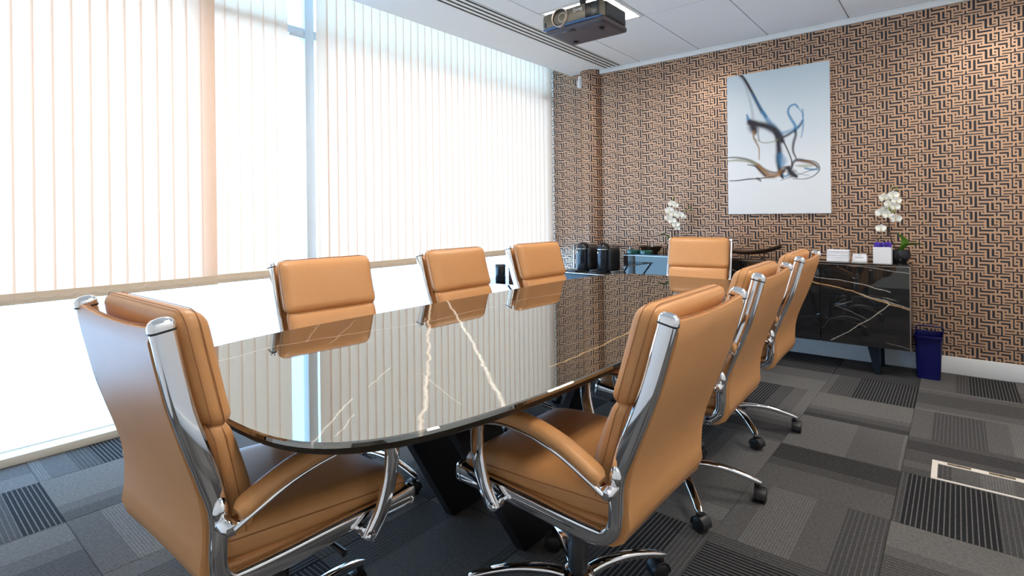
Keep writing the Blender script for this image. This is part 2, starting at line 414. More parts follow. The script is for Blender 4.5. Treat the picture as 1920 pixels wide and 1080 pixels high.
# troffers
def emis(name, col, st):
    t = NT(name); t.p.inputs['Emission Color'].default_value = col; t.p.inputs['Emission Strength'].default_value = st; t.set((.9, .9, .9, 1), .5); return t.m
M['tube'] = emis('lit_diffuser', (1.0, .93, .84, 1), LAMP)
tro = None
tl_labels = ['recessed square louvre ceiling light beside the hanging projector', 'recessed ceiling light nearer the right wall', 'recessed ceiling light over the near table end', 'recessed ceiling light above the near carpet', 'recessed ceiling light behind the viewpoint']
for i, (lx, ly) in enumerate(lights_at):
    dx = .6 if i else .595
    if tro is None:
        tro = thing('ceiling_light', tl_labels[0], 'ceiling light', (lx, ly, ZC), 0, 'recessed ceiling lights')
        fr = bmesh.new()
        for a, b in (((.004, .004, -.002), (.59, .03, .03)), ((.004, .554, -.002), (.59, .58, .03)), ((.004, .03, -.002), (.03, .554, .03)), ((.564, .03, -.002), (.59, .554, .03))): box_into(fr, a, b)
        obj('frame', fin(fr, 'frame', 0), 'white_paint', tro)
        box('diffuser', (.03, .03, .022), (.564, .554, .028), 'tube', tro)
        for k in range(1, 4): box('louvre_blade', (.03 + .1335 * k - .0015, .03, .002), (.03 + .1335 * k + .0015, .554, .02), 'white_paint', tro)
        for k in range(1, 4): box('louvre_blade', (.03, .03 + .131 * k - .0015, .003), (.564, .03 + .131 * k + .0015, .019), 'white_paint', tro)
    else:
        t2 = copy_tree(tro); t2.location = (lx, ly, ZC); t2['label'] = tl_labels[i]
# slot diffuser
sd = thing('slot_diffuser', 'long white linear air diffuser with four black slots in the ceiling', 'air vent', (0, 0, ZC))
box('slot_backing', (-2.845, YF, .0015), (-2.655, YB - .03, .012), 'dark_slot', sd)
for xa, xb in ((-2.845, -2.834), (-2.812, -2.785), (-2.763, -2.735), (-2.713, -2.686), (-2.664, -2.655)):
    box('slot_bar', (xa, YF, -.002), (xb, YB - .03, .0015), 'white_paint', sd)
# window
win = struct(thing('window_1', 'floor to ceiling window glazing behind the blinds', 'window'))
XG = -3.69
mull = [2.088, 5.0]
for y in mull: box('mullion', (-3.70, y - .036, .0), (-3.625, y + .036, 2.96), 'alu', win, bev=.003)
box('bottom_rail', (-3.72, YF, -.05), (-3.62, YB, .05), 'white_paint', win, bev=.003)
box('head_rail', (-3.72, YF, 2.90), (-3.63, YB, 2.96), 'alu', win)
for ya, yb_ in zip([YF] + mull, mull + [YB]):
    if yb_ - ya < .1: continue
    a, b = ya + .036, yb_ - .036
    box('transom', (-3.715, a + .004, 2.485), (-3.63, b - .004, 2.55), 'alu', win, bev=.003)
    box('window_catch', (-3.63, b - .14, 2.462), (-3.585, b - .02, 2.484), 'white_gloss', win, bev=.003)
    me = bpy.data.meshes.new('pane'); me.from_pydata([(XG, a, .05), (XG, b, .05), (XG, b, 2.485), (XG, a, 2.485)], [], [(0, 1, 2, 3)]); obj('pane', me, 'glass_low', win)
    me = bpy.data.meshes.new('pane'); me.from_pydata([(XG, a, 2.55), (XG, b, 2.55), (XG, b, 2.90), (XG, a, 2.90)], [], [(0, 1, 2, 3)]); obj('pane', me, 'glass_up', win)
# vertical blinds
SP, SWD, ZH, ZT = .079, .088, .772, 2.90
def slat_mesh():
    vs, fs = [], []; nz, nw = 14, 6
    for k in range(nz + 1):
        z = ZH + .055 + (ZT - ZH - .055) * k / nz
        for j in range(nw + 1):
            s = j / nw - .5; vs.append((.0022 * math.cos(math.pi * s), SWD * s, z))
    for k in range(nz):
        for j in range(nw):
            a = k * (nw + 1) + j; fs.append((a, a + 1, a + nw + 2, a + nw + 1))
    me = bpy.data.meshes.new('slat'); me.from_pydata(vs, [], fs); me.polygons.foreach_set('use_smooth', [True] * len(fs)); me.materials.append(M['fabric']); return me
SLAT = slat_mesh()
bm = bmesh.new(); box_into(bm, (-.0012, -SWD / 2, ZH), (.0024, SWD / 2, ZH + .056), .0008, 1); HEM = fin(bm, 'hem_pocket', 0); HEM.materials.append(M['hem'])
def blind(y0, y1, label, xw=XW):
    b = thing('vertical_blind', label, 'blind', (xw, 0, 0), 0, 'vertical window blinds')
    n = int(round((y1 - y0 - SWD) / SP)) + 1; ys = [y0 + SWD / 2 + (y1 - y0 - SWD) * k / max(1, n - 1) for k in range(n)]
    for k, y in enumerate(ys):
        s = obj('slat', SLAT, None, b, (0, y, 0), R_(-7 + random.uniform(-.7, .7)))
        obj('hem_pocket', HEM, None, s)
    box('head_track', (-.02, y0, ZT), (.02, y1, ZT + .03), 'white_paint', b)
    bmc = bmesh.new()
    for ya, yb_ in zip(ys[:-1], ys[1:]):
        P = [(.013, ya - .03 + (yb_ - ya) * t, ZH + .036 - .014 * (1 - (2 * t - 1) ** 2)) for t in (0, .17, .33, .5, .67, .83, 1)]
        sweep_into(bmc, P, circ(.0013, 5), (1, 0, 0))
    obj('bead_chain', fin(bmc, 'bead_chain', 60), 'chain', b)
blind(-.70, 1.406, 'wide cream vertical blind at the left, nearest the tall leather chair back')
blind(1.320, 1.905, 'narrow cream vertical blind just left of the window mullion', XW - .046)
blind(2.100, 5.015, 'long cream vertical blind between the mullion and the wallpapered corner')
# motion sensor
ms = thing('motion_sensor', 'small white motion sensor high on the wallpapered pillar', 'sensor', (-3.112, YB - .098, 2.585), R_(-35))
pillow('sensor_body', (.032, .028, .05), .022, 'white_gloss', ms, n=(6, 6, 6)); lathe('sensor_bracket', [(.026, 0), (.026, .03), (.012, .034)], 'white_paint', ms, (0, .006, .045))

# ------------------------------------------------------------------ chairs
BP = [(.95, -.393), (.88, -.374), (.80, -.350), (.72, -.320), (.66, -.296), (.60, -.274), (.55, -.265), (.50, -.262), (.43, -.262)]
def yb(z):
    if z >= .95: return -.393 - (z - .95) * .26
    for (za, a), (zb, b) in zip(BP[:-1], BP[1:]):
        if z >= zb: t = (za - z) / (za - zb); return a + (b - a) * t
    return -.262
HW = .243
def build_chair():
    root = thing('office_chair', 'x', 'chair')
    # side frames
    P = [(.945, -.392), (.87, -.371), (.79, -.347), (.71, -.316), (.65, -.291), (.595, -.272), (.54, -.264), (.49, -.262)]
    path = [(y, z) for z, y in P] + [(-.256, .455), (-.237, .432), (-.205, .423), (-.11, .426), (0, .434), (.09, .439), (.15, .440), (.20, .443), (.240, .447)]
    sm = catmull([(0, y, z) for y, z in path], 4)
    for s in (-1, 1):
        nn = len(sm); scl = []
        for i, p in enumerate(sm):
            k = 1.0
            if p.y < -.22 and p.z < .60: k = .80
            if p.y > .10: k = 1.0 + .25 * min(1, (p.y - .10) / .12)
            scl.append((1, k))
        for _ in range(3):
            scl = [scl[0]] + [(1, (scl[i - 1][1] + scl[i][1] + scl[i + 1][1]) / 3) for i in range(1, nn - 1)] + [scl[-1]]
        fo = sweep('side_frame', [(s * HW, p.y, p.z) for p in sm], rrect(.026, .044, .009), 'chrome', root, (1, 0, 0), scl)
        # rounded end cap and dark ring at the top
        d = Vector((0, -.23, .97)).normalized(); t0 = Vector((s * HW, -.392, .945))
        bm = bmesh.new(); sc = [(1.04, 1.04), (1.04, 1.04), (1.0, 1.0), (.86, .88), (.55, .62), (.12, .2)]; off = [0, .006, .012, .018, .0225, .0245]
        sweep_into(bm, [t0 + d * (o + .002) for o in off], rrect(.027, .046, .010), (1, 0, 0), sc); obj('end_cap', fin(bm, 'end_cap', 60), 'chrome', fo)
        sweep('cap_ring', [t0 + d * -.001, t0 + d * .003], rrect(.029, .048, .010), 'cap_ring', fo)
        # front toe of the frame
        bm = bmesh.new(); sweep_into(bm, [(s * HW, .232 + q, .4462 + q * .1) for q in (0, .008, .014, .019, .022)], rrect(.030, .060, .014, 4), (1, 0, 0), [1, 1.02, .95, .72, .3]); obj('end_cap', fin(bm, 'end_cap', 50), 'chrome', fo)
    # leather shell of the back, wrapping under the seat
    prof = []
    for k in range(17):
        z = .950 - (.950 - .495) * k / 16; prof.append((yb(z) - .008, z))
    prof += [(-.273, .46), (-.262, .433), (-.235, .415), (-.18, .409), (-.09, .414), (.05, .420), (.18, .426)]
    bm = bmesh.new(); W = HW - .012; nx = 10; top, botm = [], []
    T = [(Vector((0, prof[min(i + 1, len(prof) - 1)][0] - prof[max(i - 1, 0)][0], prof[min(i + 1, len(prof) - 1)][1] - prof[max(i - 1, 0)][1]))).normalized() for i in range(len(prof))]
    for i, (y, z) in enumerate(prof):
        ra, rb = [], []; N = Vector((1, 0, 0)).cross(T[i])    # outward normal
        if N.y > 0 and i < 17: N = -N
        th = .017 if i > 0 else .008
        for j in range(nx + 1):
            u = 2 * j / nx - 1; dip = -.010 * (1 - u * u) if i == 0 else (-.004 * (1 - u * u) if i == 1 else 0)
            bow = .008 * (1 - u * u)
            c = Vector((W * u, y, z + dip)); nrm = Vector((0, -1, 0)) if i < 18 else (Vector((0, -.7, -.7)) if i < 20 else Vector((0, 0, -1)))
            ra.append(bm.verts.new(c + nrm * (th - bow * .4))); rb.append(bm.verts.new(c - nrm * th))
        top.append(ra); botm.append(rb)
    for G, fl_ in ((top, 0), (botm, 1)):
        for i in range(len(G) - 1):
            for j in range(nx): bm.faces.new((G[i][j], G[i][j + 1], G[i + 1][j + 1], G[i + 1][j]))
    for i in range(len(prof) - 1):
        for j in (0, nx): bm.faces.new((top[i][j], top[i + 1][j], botm[i + 1][j], botm[i][j]))
    for i in (0, len(prof) - 1):
        for j in range(nx): bm.faces.new((top[i][j], top[i][j + 1], botm[i][j + 1], botm[i][j]))
    sh = obj('back_shell', fin(bm, 'back_shell', 60), 'leather', root)
    sweep('seam', [(W * .97 * (2 * k / 12 - 1), yb(.95) - .004, .953 - .010 * (1 - (2 * k / 12 - 1) ** 2)) for k in range(13)], circ(.0014, 6), 'seam', sh, (0, 0, 1))
    # back cushions
    def cush(name, z0, z1, off, th, hw):
        zc, hz = (z0 + z1) / 2, (z1 - z0) / 2
        f = lambda P: (P.x, yb(zc + P.z) + off + P.y, zc + P.z)
        c = pillow(name, (hw, th, hz), min(th * .95, .034), 'leather', root, (.010, .0), (14, 6, 12), f)
        for dy in (th * .30, -th * .45):
            L = []
            for a, b in rrect(2 * hw + .0006, 2 * hz + .0006, .036, 5): L.append(f(Vector((a, dy, b))))
            sweep('seam', L, circ(.0011, 5), 'seam', c, (0, 1, 0), closed=True)
        return c
    cush('head_cushion', .737, .980, .060, .034, .238)
    cush('back_cushion', .478, .750, .055, .031, .228)
    # seat
    def fs(P):
        y = P.y; z = .481 + P.z
        z -= .020 * max(0, (y - .10) / .15) ** 2; z += .010 * max(0, (-y - .12) / .14); return (P.x, y - .004, z)
    st = pillow('seat_cushion', (.232, .252, .034), .030, 'leather', root, (.010, 0), (14, 16, 6), fs, axis=2)
    for dz in (.012,):
        sweep('seam', [fs(Vector((a, b, dz))) for a, b in rrect(.4646, .5046, .034, 5)], circ(.0013, 5), 'seam', st, (0, 0, 1), closed=True)
    pillow('seat_pan', (.226, .24, .014), .012, 'leather', root, (0, 0), (6, 6, 2), lambda P: (P.x, P.y - .012, .440 + P.z + .006 * max(0, P.y / .24)), axis=2)
    # arms
    AX = .280
    for s in (-1, 1):
        ap = catmull([(s * AX, .168, .624), (s * AX, .14, .644), (s * AX, .09, .658), (s * AX, .02, .664), (s * AX, -.06, .655), (s * AX, -.14, .633), (s * AX, -.21, .600), (s * AX, -.245, .578)], 4)
        n_ = len(ap); scl = [.55, .85] + [1] * (n_ - 4) + [.9, .6]
        pad = sweep('armrest_pad', ap, rrect(.050, .034, .015), 'leather', root, (1, 0, 0), scl)
        br = catmull([(s * AX, .150, .609), (s * AX, .125, .625), (s * AX, .08, .638), (s * AX, .02, .644), (s * AX, -.06, .635), (s * AX, -.14, .612), (s * AX, -.21, .579), (s * AX, -.258, .554)], 4)
        sweep('arm_bracket', br, rrect(.040, .011, .005), 'chrome', root, (1, 0, 0))
        fl2 = catmull([(s * AX, .137, .619), (s * AX, .141, .59), (s * AX, .137, .53), (s * AX, .118, .46), (s * AX, .082, .402)], 4)
        sweep('arm_support', fl2, rrect(.020, .040, .008), 'chrome', root, (1, 0, 0))
        bm = bmesh.new(); lathe_into(bm, [(0, -.026), (.009, -.024), (.013, -.018), (.013, .018), (.009, .024), (0, .026)], (s * (HW + .029), .082, .412), 12, 'X'); obj('arm_joint', fin(bm, 'arm_joint', 40), 'chrome', root)
        bm = bmesh.new(); lathe_into(bm, [(0, -.030), (.011, -.028), (.016, -.021), (.016, .021), (.011, .028), (0, .030)], (s * (HW + .025), -.262, .555), 14, 'X')
        lathe_into(bm, [(0, -.024), (.008, -.022), (.014, -.014), (.016, -.004), (.015, .006), (.011, .016), (.006, .022), (0, .024)], (s * (HW + .011), -.268, .584), 10, 'Z'); obj('arm_joint', fin(bm, 'arm_joint', 40), 'chrome', root)
    # mechanism, gas lift, star base
    bm = bmesh.new(); box_into(bm, (-.10, -.13, .380), (.10, .12, .408), .008); box_into(bm, (-.05, -.09, .35), (.05, .08, .384), .01); obj('tilt_mechanism', fin(bm, 'tilt_mechanism'), 'black_plastic', root)
    sweep('tilt_lever', [(.08, .02, .39), (.18, .03, .385), (.25, .035, .375)], circ(.006, 8), 'black_plastic', root, (0, 0, 1), [1, 1, 1.5])
    lathe('gas_lift', [(.030, .10), (.030, .21), (.026, .215), (.026, .27), (.016, .275), (.016, .36)], 'black_plastic', root, n=20)
    lathe('base_hub', [(.030, .070), (.046, .075), (.050, .10), (.046, .128), (.034, .136)], 'chrome', root, n=24)
    for k in range(5):
        a = R_(90 + 72 * k); d = Vector((math.cos(a), math.sin(a), 0)); sdv = Vector((-d.y, d.x, 0))
        pa = catmull([d * .03 + Vector((0, 0, .112)), d * .09 + Vector((0, 0, .122)), d * .18 + Vector((0, 0, .119)), d * .265 + Vector((0, 0, .100)), d * .332 + Vector((0, 0, .078))], 4)
        nn = len(pa); lg = sweep('base_leg', pa, rrect(.040, .026, .010), 'chrome', root, tuple(sdv), [1.0 - .30 * i / (nn - 1) for i in range(nn - 1)] + [.5])
        bm = bmesh.new(); c = d * .317; ww = random.uniform(0, 6.28)
        lathe_into(bm, [(.008, .058), (.011, .062), (.011, .074), (.007, .080)], (c.x, c.y, 0), 10)
        mt = Matrix.Translation(Vector((c.x, c.y, 0)) + Vector((math.cos(ww), math.sin(ww), 0)) * .012) @ Matrix.Rotation(ww, 4, 'Z')
        bw = bmesh.new()
        for sx in (-1, 1): lathe_into(bw, [(0, -.010), (.020, -.010), (.027, -.006), (.028, 0), (.027, .006), (.020, .010), (0, .010)], (sx * .014, 0, .028), 18, 'X')
        sweep_into(bw, [(0, .030 * math.cos(R_(q)), .028 + .030 * math.sin(R_(q))) for q in range(-10, 191, 25)], rrect(.046, .006, .002), (1, 0, 0))
        box_into(bw, (-.006, -.012, .02), (.006, .012, .062))
        # local wheel axis along X, turned to a random heading
        for v in bw.verts: v.co = mt @ v.co
        me_t = bpy.data.meshes.new('tmp'); bw.to_mesh(me_t); bw.free(); bm.from_mesh(me_t); bpy.data.meshes.remove(me_t)
        obj('caster', fin(bm, 'caster', 40), 'black_plastic', lg)
    return root
def place(o, x, y, face, label):
    """face: heading of the sitter in degrees, 90 = +y"""
    o.location = (x, y, 0); o.rotation_euler = (0, 0, R_(face - 90)); o['label'] = label; o['group'] = 'tan leather chairs around the table'
proto = build_chair()
SPIN = (14, -42, -19, -17, 10, 30, -8, 22)
CH = [(-1.394, 0.697, 91.1, 'tan leather office chair at the near end of the table, seen from behind at left'),
      (-0.875, 1.346, 180.3, 'nearest tan leather office chair on the carpet side, whole seat and armrest in view'),
      (-.940, 2.225, 182.2, 'middle tan leather office chair in the row of three on the carpet side'),
      (-.982, 3.075, 182, 'farthest tan leather office chair of the row in front of the black sideboard'),
      (-2.1, 1.452, -4, 'window side tan leather chair nearest the camera, large back cushion above the table'),
      (-2.06, 2.342, 0, 'window side tan leather chair in the middle of its row'),
      (-2, 3.083, -2.5, 'window side tan leather chair farthest away, beside the small cross legged table'),
      (-1.593, 4.087, -80, 'tan leather chair at the far head of the table, in front of the sideboard')]
for i, (x, y, a, lab) in enumerate(CH):
    o = proto if i == 0 else copy_tree(proto)
    place(o, x, y, a, lab)
    for c in o.children:                                   # each star base stands at its own heading
        if c.name.startswith('base_leg'): c.rotation_euler = (0, 0, R_(SPIN[i]))

# the chair at the near end is tilted slightly forward on its mechanism
Rt = Matrix.Rotation(R_(-4.6), 3, 'X'); cp = Vector((0, 0, .40))
for c in proto.children:
    if not c.name.startswith(('base_', 'gas_')): c.rotation_euler = (R_(-4.6), 0, 0); c.location = cp - Rt @ cp
# ------------------------------------------------------------------ conference table
TX, TY, TA, TB, TN = -1.385, 2.035, .620, 1.535, 5.0
tb = thing('conference_table', 'long black marble topped conference table with rounded ends and slanted black steel legs', 'table', (TX, TY, 0))
def sup(a, b, n=112):
    out = []
    for k in range(n):
        t = 2 * math.pi * k / n; c, s = math.cos(t), math.sin(t)
        out.append((a * math.copysign(abs(c) ** (2 / TN), c), b * math.copysign(abs(s) ** (2 / TN), s)))
    return out
def ringmesh(name, levels, mat, parent, cap=(True, True)):
    bm = bmesh.new(); rings = [[bm.verts.new((x, y, z)) for x, y in sup(TA - ins, TB - ins)] for ins, z in levels]
    m = len(rings[0])
    for A_, B_ in zip(rings[:-1], rings[1:]):
        for k in range(m): bm.faces.new((A_[k], A_[(k + 1) % m], B_[(k + 1) % m], B_[k]))
    if cap[0]: bm.faces.new(rings[0][::-1])
    if cap[1]: bm.faces.new(rings[-1])
    return obj(name, fin(bm, name, 25), mat, parent)
WV, GV = (.80, .72, .60, 1), (.70, .42, .18, 1)
def tl(x, y): return (x - TX, y - TY)
M['table_stone'] = marble('black_marble_top', (.020, .017, .014, 1), [
    ([tl(-1.72, .64), tl(-1.78, .87), tl(-1.72, 1.24), tl(-1.67, 1.46), tl(-1.72, 2.08), tl(-1.68, 2.5), tl(-1.74, 3.3)], .0045, WV, .6),
    ([tl(-2.02, 1.91), tl(-1.645, 1.616), tl(-1.328, 1.361), tl(-1.08, 1.163), tl(-.80, .93)], .010, WV, .8),
    ([tl(-2.0, 1.78), tl(-1.62, 1.427), tl(-1.303, 1.149), tl(-1.06, .927), tl(-.83, .71)], .009, (.74, .60, .45, 1), .8),
    ([tl(-.90, 1.25), tl(-.905, 1.49), tl(-.922, 1.70), tl(-.955, 1.95), tl(-1.0, 2.4)], .006, GV, .75),
    ([tl(-.945, .535), tl(-1.03, .632), tl(-1.12, .745)], .005, WV, .6), ([tl(-.955, .595), tl(-1.025, .69)], .0035, WV, .55), ([tl(-1.16, .82), tl(-1.26, .96)], .0035, WV, .5),
    ([tl(-1.75, .98), tl(-2.0, 1.18)], .003, WV, .4), ([tl(-1.66, 1.02), tl(-1.95, 1.32)], .003, WV, .4), ([tl(-1.14, .98), tl(-.88, .87)], .003, WV, .4), ([tl(-1.36, 2.45), tl(-.95, 2.06)], .005, GV, .5),
    ([tl(-1.45, 3.07), tl(-1.0, 3.02)], .004, WV, .5), ([tl(-1.9, 2.1), tl(-1.4, 2.75), tl(-1.2, 3.3)], .004, GV, .4)], 4.0)
ringmesh('table_top', [(.004, .737), (.0, .739), (0, .747), (.003, .750)], M['table_stone'], tb)
ringmesh('table_edge', [(.075, .704), (.028, .712), (.008, .724), (.005, .737)], 'edge', tb)
box('under_frame', (-.35, -1.1, .672), (.35, 1.1, .704), 'black_steel', tb, bev=.004)
for yf, yt, xs_ in ((-.475, -.87, (-.175, .185)), (.42, .87, (-.29, .19))):       # near and far pair of slanted plates
    for xf in xs_:
        bm = bmesh.new(); xt = xf * .8
        prism_into(bm, [(xf - .022, yf - .085, 0), (xf + .022, yf - .085, 0), (xf + .022, yf + .085, 0), (xf - .022, yf + .085, 0)],
                   [(xt - .022, yt - .10, .673), (xt + .022, yt - .10, .673), (xt + .022, yt + .10, .673), (xt - .022, yt + .10, .673)])
        obj('leg', fin(bm, 'leg', 0), 'black_steel', tb)

# ------------------------------------------------------------------ sideboard
SX0, SX1, SY0, SY1, SZ0, SZ1 = -2.455, -.252, 4.62, 4.995, .205, .803
sb = thing('sideboard', 'long glossy black marble fronted sideboard on dark legs against the wallpaper', 'sideboard', (SX0, SY0, 0))
def s2(px, pz): return (px - SX0, pz)
M['door_stone'] = marble('black_marble_door', (.012, .012, .013, 1), [
    ([s2(-.95, .70), s2(-.55, .655), s2(-.37, .605)], .004, WV, .75), ([s2(-.95, .665), s2(-.60, .60), s2(-.40, .53), s2(-.25, .49)], .007, GV, .8),
    ([s2(-.55, .585), s2(-.25, .50)], .005, (.75, .7, .65, 1), .6), ([s2(-.74, .22), s2(-.62, .30), s2(-.47, .43), s2(-.37, .52), s2(-.41, .55)], .004, WV, .7),
    ([s2(-.85, .80), s2(-.5, .775), s2(-.25, .745)], .004, (.6, .55, .5, 1), .6), ([s2(-.6, .52), s2(-.7, .48), s2(-.5, .40)], .003, (.4, .4, .4, 1), .5),
    ([s2(-2.4, .45), s2(-1.9, .55), s2(-1.3, .42)], .006, WV, .6), ([s2(-1.6, .78), s2(-1.2, .6), s2(-1.0, .3)], .004, WV, .6), ([s2(-.4, .25), s2(-.25, .22)], .003, (.4, .38, .35, 1), .5)], 1.75, 'XZ')
LX, LY = SX1 - SX0, SY1 - SY0
box('carcass', (.004, .022, SZ0), (LX - .004, LY, SZ1 - .016), 'cabinet', sb)
box('top', (0, 0, SZ1 - .016), (LX, LY, SZ1), simple('sideboard_top_gloss', (.018, .016, .015, 1), .05, ior=1.7), sb, bev=.0015, seg=1)
for k in range(4): box('door', (.002 + LX / 4 * k + .0012, 0, SZ0), (LX / 4 * (k + 1) - .0032, .02, SZ1 - .018), M['door_stone'], sb)
box('edge_strip', (LX - .006, -.001, SZ0), (LX, .012, SZ1 - .016), 'gold', sb); box('edge_strip', (0, -.0012, SZ1 - .0165), (LX, .002, SZ1 - .012), 'gold', sb)
for lx in (.22, LX - .215):
    for ly, tilt in ((.035, .0), (LX * 0 + LY - .06, 0)):
        bm = bmesh.new(); o = .02 if lx > 1 else -.02
        prism_into(bm, [(lx - .02 + o, ly + .012, 0), (lx + .015 + o, ly + .012, 0), (lx + .015 + o, ly + .04, 0), (lx - .02 + o, ly + .04, 0)],
                   [(lx - .045, ly, SZ0), (lx + .03, ly, SZ0), (lx + .03, ly + .05, SZ0), (lx - .045, ly + .05, SZ0)])
        obj('leg', fin(bm, 'leg', 0), 'leg_blue', sb)

# ------------------------------------------------------------------ wall artwork (painted canvas, colours per vertex)
AX0, AX1, AZ0, AZ1 = -1.596, -.786, 1.167, 2.407
nu, nv = 180, 276
U, V = np.meshgrid((np.arange(nu + 1)) / nu * 621, (np.arange(nv + 1)) / nv * 940)   # photo crop units, origin top left
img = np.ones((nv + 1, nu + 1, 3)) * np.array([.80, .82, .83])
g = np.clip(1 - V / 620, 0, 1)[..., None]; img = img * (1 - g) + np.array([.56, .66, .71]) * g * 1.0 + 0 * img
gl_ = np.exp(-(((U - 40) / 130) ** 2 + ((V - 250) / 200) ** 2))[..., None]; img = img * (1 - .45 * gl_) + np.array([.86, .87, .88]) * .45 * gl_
def spline2(P, n=14):
    return [(p.x, p.y) for p in catmull([(a, b, 0) for a, b in P], n)]
def stroke(P, wd, col, op=.9, soft=1.0):
    """P: points of the print; wd: (start, middle, end) half widths; soft-edged line"""
    global img
    Q = spline2(P); best = np.full(U.shape, 1e9); n = len(Q) - 1
    for i in range(n):
        (ax, ay), (bx, by) = Q[i], Q[i + 1]; t = i / n
        w_ = wd[0] + (wd[1] - wd[0]) * min(1, 2 * t) + (wd[2] - wd[1]) * max(0, 2 * t - 1)
        dx, dy = bx - ax, by - ay; L2 = dx * dx + dy * dy + 1e-9
        h = np.clip(((U - ax) * dx + (V - ay) * dy) / L2, 0, 1)
        best = np.minimum(best, np.hypot(U - ax - h * dx, V - ay - h * dy) / max(w_ * 1.1, 1.2))
    a = (min(1, op * 1.15) * np.exp(-(best / 1.35) ** 3))[..., None]; img = img * (1 - a) + np.array(col) * a
K, BL, BR, GR, OL = (.03, .028, .035), (.05, .22, .42), (.30, .14, .045), (.30, .31, .33), (.26, .25, .13)
stroke([(88, 0), (130, 60), (180, 170), (225, 270)], (9, 7, 8), GR, .8); stroke([(85, -5), (115, 30), (170, 140), (215, 240), (250, 300)], (5, 6, 6), K, .85)
stroke([(230, 270), (270, 340), (310, 390), (345, 430)], (8, 12, 5), BL, .7); stroke([(160, 130), (205, 215), (250, 290)], (3, 7, 3), BL, .45)
stroke([(100, 20), (125, 90), (150, 180), (165, 260), (168, 300)], (4, 6, 8), GR, .35); stroke([(130, 275), (140, 310), (155, 330)], (4, 9, 6), BL, .8)
stroke([(150, 330), (165, 345), (175, 375), (180, 395)], (14, 22, 12), K, .9); stroke([(150, 325), (200, 345), (255, 365), (300, 395), (330, 430), (345, 470)], (12, 17, 12), K, .92)
stroke([(300, 390), (320, 450), (328, 530), (325, 600), (335, 680), (350, 710)], (9, 14, 4), K, .88); stroke([(345, 450), (375, 520), (400, 590), (405, 640)], (4, 3, 3), K, .8)
stroke([(335, 560), (345, 600), (345, 640)], (12, 20, 8), BL, .6); stroke([(175, 390), (172, 430), (190, 470), (205, 510), (205, 580)], (5, 4, 2), BR, .75)
stroke([(205, 370), (200, 410), (208, 455)], (3, 4, 3), GR, .8); stroke([(180, 440), (230, 470), (290, 470), (340, 450)], (3, 4, 4), OL, .45)
stroke([(330, 455), (380, 435), (420, 410), (455, 380), (470, 350)], (6, 6, 3), K, .75); stroke([(350, 420), (400, 410), (440, 390), (468, 350)], (8, 9, 4), BL, .45)
stroke([(425, 415), (425, 380), (400, 330), (385, 290), (395, 255), (425, 245), (440, 262)], (7, 5, 4), BL, .75); stroke([(425, 410), (428, 440), (415, 490), (412, 540), (430, 590)], (6, 6, 3), K, .75)
stroke([(470, 280), (472, 330), (470, 400), (460, 460)], (3, 4, 2), BL, .6); stroke([(440, 262), (465, 300), (470, 330)], (3, 3, 3), BL, .5)
stroke([(0, 552), (60, 556), (130, 575), (190, 610), (240, 650), (300, 672), (350, 660)], (3, 7, 4), K, .65); stroke([(0, 575), (70, 575), (150, 590), (215, 640), (260, 680)], (3, 9, 5), OL, .6)
stroke([(195, 620), (225, 655), (255, 685), (310, 690), (360, 665)], (10, 15, 5), BR, .75); stroke([(130, 610), (180, 622), (215, 660), (245, 690)], (2, 5, 4), K, .75)
stroke([(10, 712), (70, 712), (140, 706), (200, 705), (300, 698)], (2, 3, 2), K, .85); stroke([(190, 705), (205, 712), (215, 725)], (5, 6, 2), K, .7)
stroke([(300, 700), (330, 665), (360, 640), (390, 660)], (3, 5, 4), BR, .6); stroke([(350, 700), (345, 680), (370, 645), (390, 640)], (4, 7, 5), K, .75)
stroke([(385, 650), (400, 680), (430, 705)], (10, 16, 6), K, .92); stroke([(352, 690), (365, 700), (385, 690)], (3, 5, 3), BL, .7)
stroke([(400, 650), (415, 610), (440, 600), (480, 610), (530, 630), (552, 655)], (5, 8, 4), K, .75); stroke([(430, 600), (490, 605), (540, 620), (560, 650), (555, 680), (520, 710), (470, 722), (410, 718)], (2, 3, 1.5), K, .7)
stroke([(430, 635), (480, 640), (530, 640)], (4, 8, 4), OL, .5); stroke([(440, 605), (500, 615), (545, 640)], (2, 5, 3), BR, .6); stroke([(480, 655), (520, 665), (550, 662)], (4, 5, 3), BL, .7)
stroke([(335, 725), (400, 705), (450, 690), (520, 668), (555, 668)], (1.5, 2, 2), K, .6); stroke([(420, 660), (450, 690), (500, 700)], (2, 2, 2), GR, .6)
pic = thing('canvas_artwork', 'white canvas print of blue and brown smoke curls hanging on the wallpaper', 'picture', ((AX0 + AX1) / 2, YB, (AZ0 + AZ1) / 2))
hw_, hh_ = (AX1 - AX0) / 2, (AZ1 - AZ0) / 2
box('canvas_frame', (-hw_, -.032, -hh_), (hw_, -.002, hh_), 'paper', pic, bev=.002, seg=1)
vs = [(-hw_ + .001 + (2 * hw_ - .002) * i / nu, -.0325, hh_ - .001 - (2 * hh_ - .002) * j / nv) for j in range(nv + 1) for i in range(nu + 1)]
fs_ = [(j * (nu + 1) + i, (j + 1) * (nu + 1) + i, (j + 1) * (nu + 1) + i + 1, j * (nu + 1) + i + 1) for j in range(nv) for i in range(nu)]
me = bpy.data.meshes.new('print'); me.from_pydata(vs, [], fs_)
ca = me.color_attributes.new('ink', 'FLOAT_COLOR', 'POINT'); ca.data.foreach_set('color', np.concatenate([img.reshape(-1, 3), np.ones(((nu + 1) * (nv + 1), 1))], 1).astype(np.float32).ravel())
t = NT('smoke_print'); at_ = t.n('ShaderNodeAttribute', attribute_name='ink'); t.set(at_.outputs['Color'], .6, 0, spec=.2); me.materials.append(t.m); obj('print', me, None, pic)

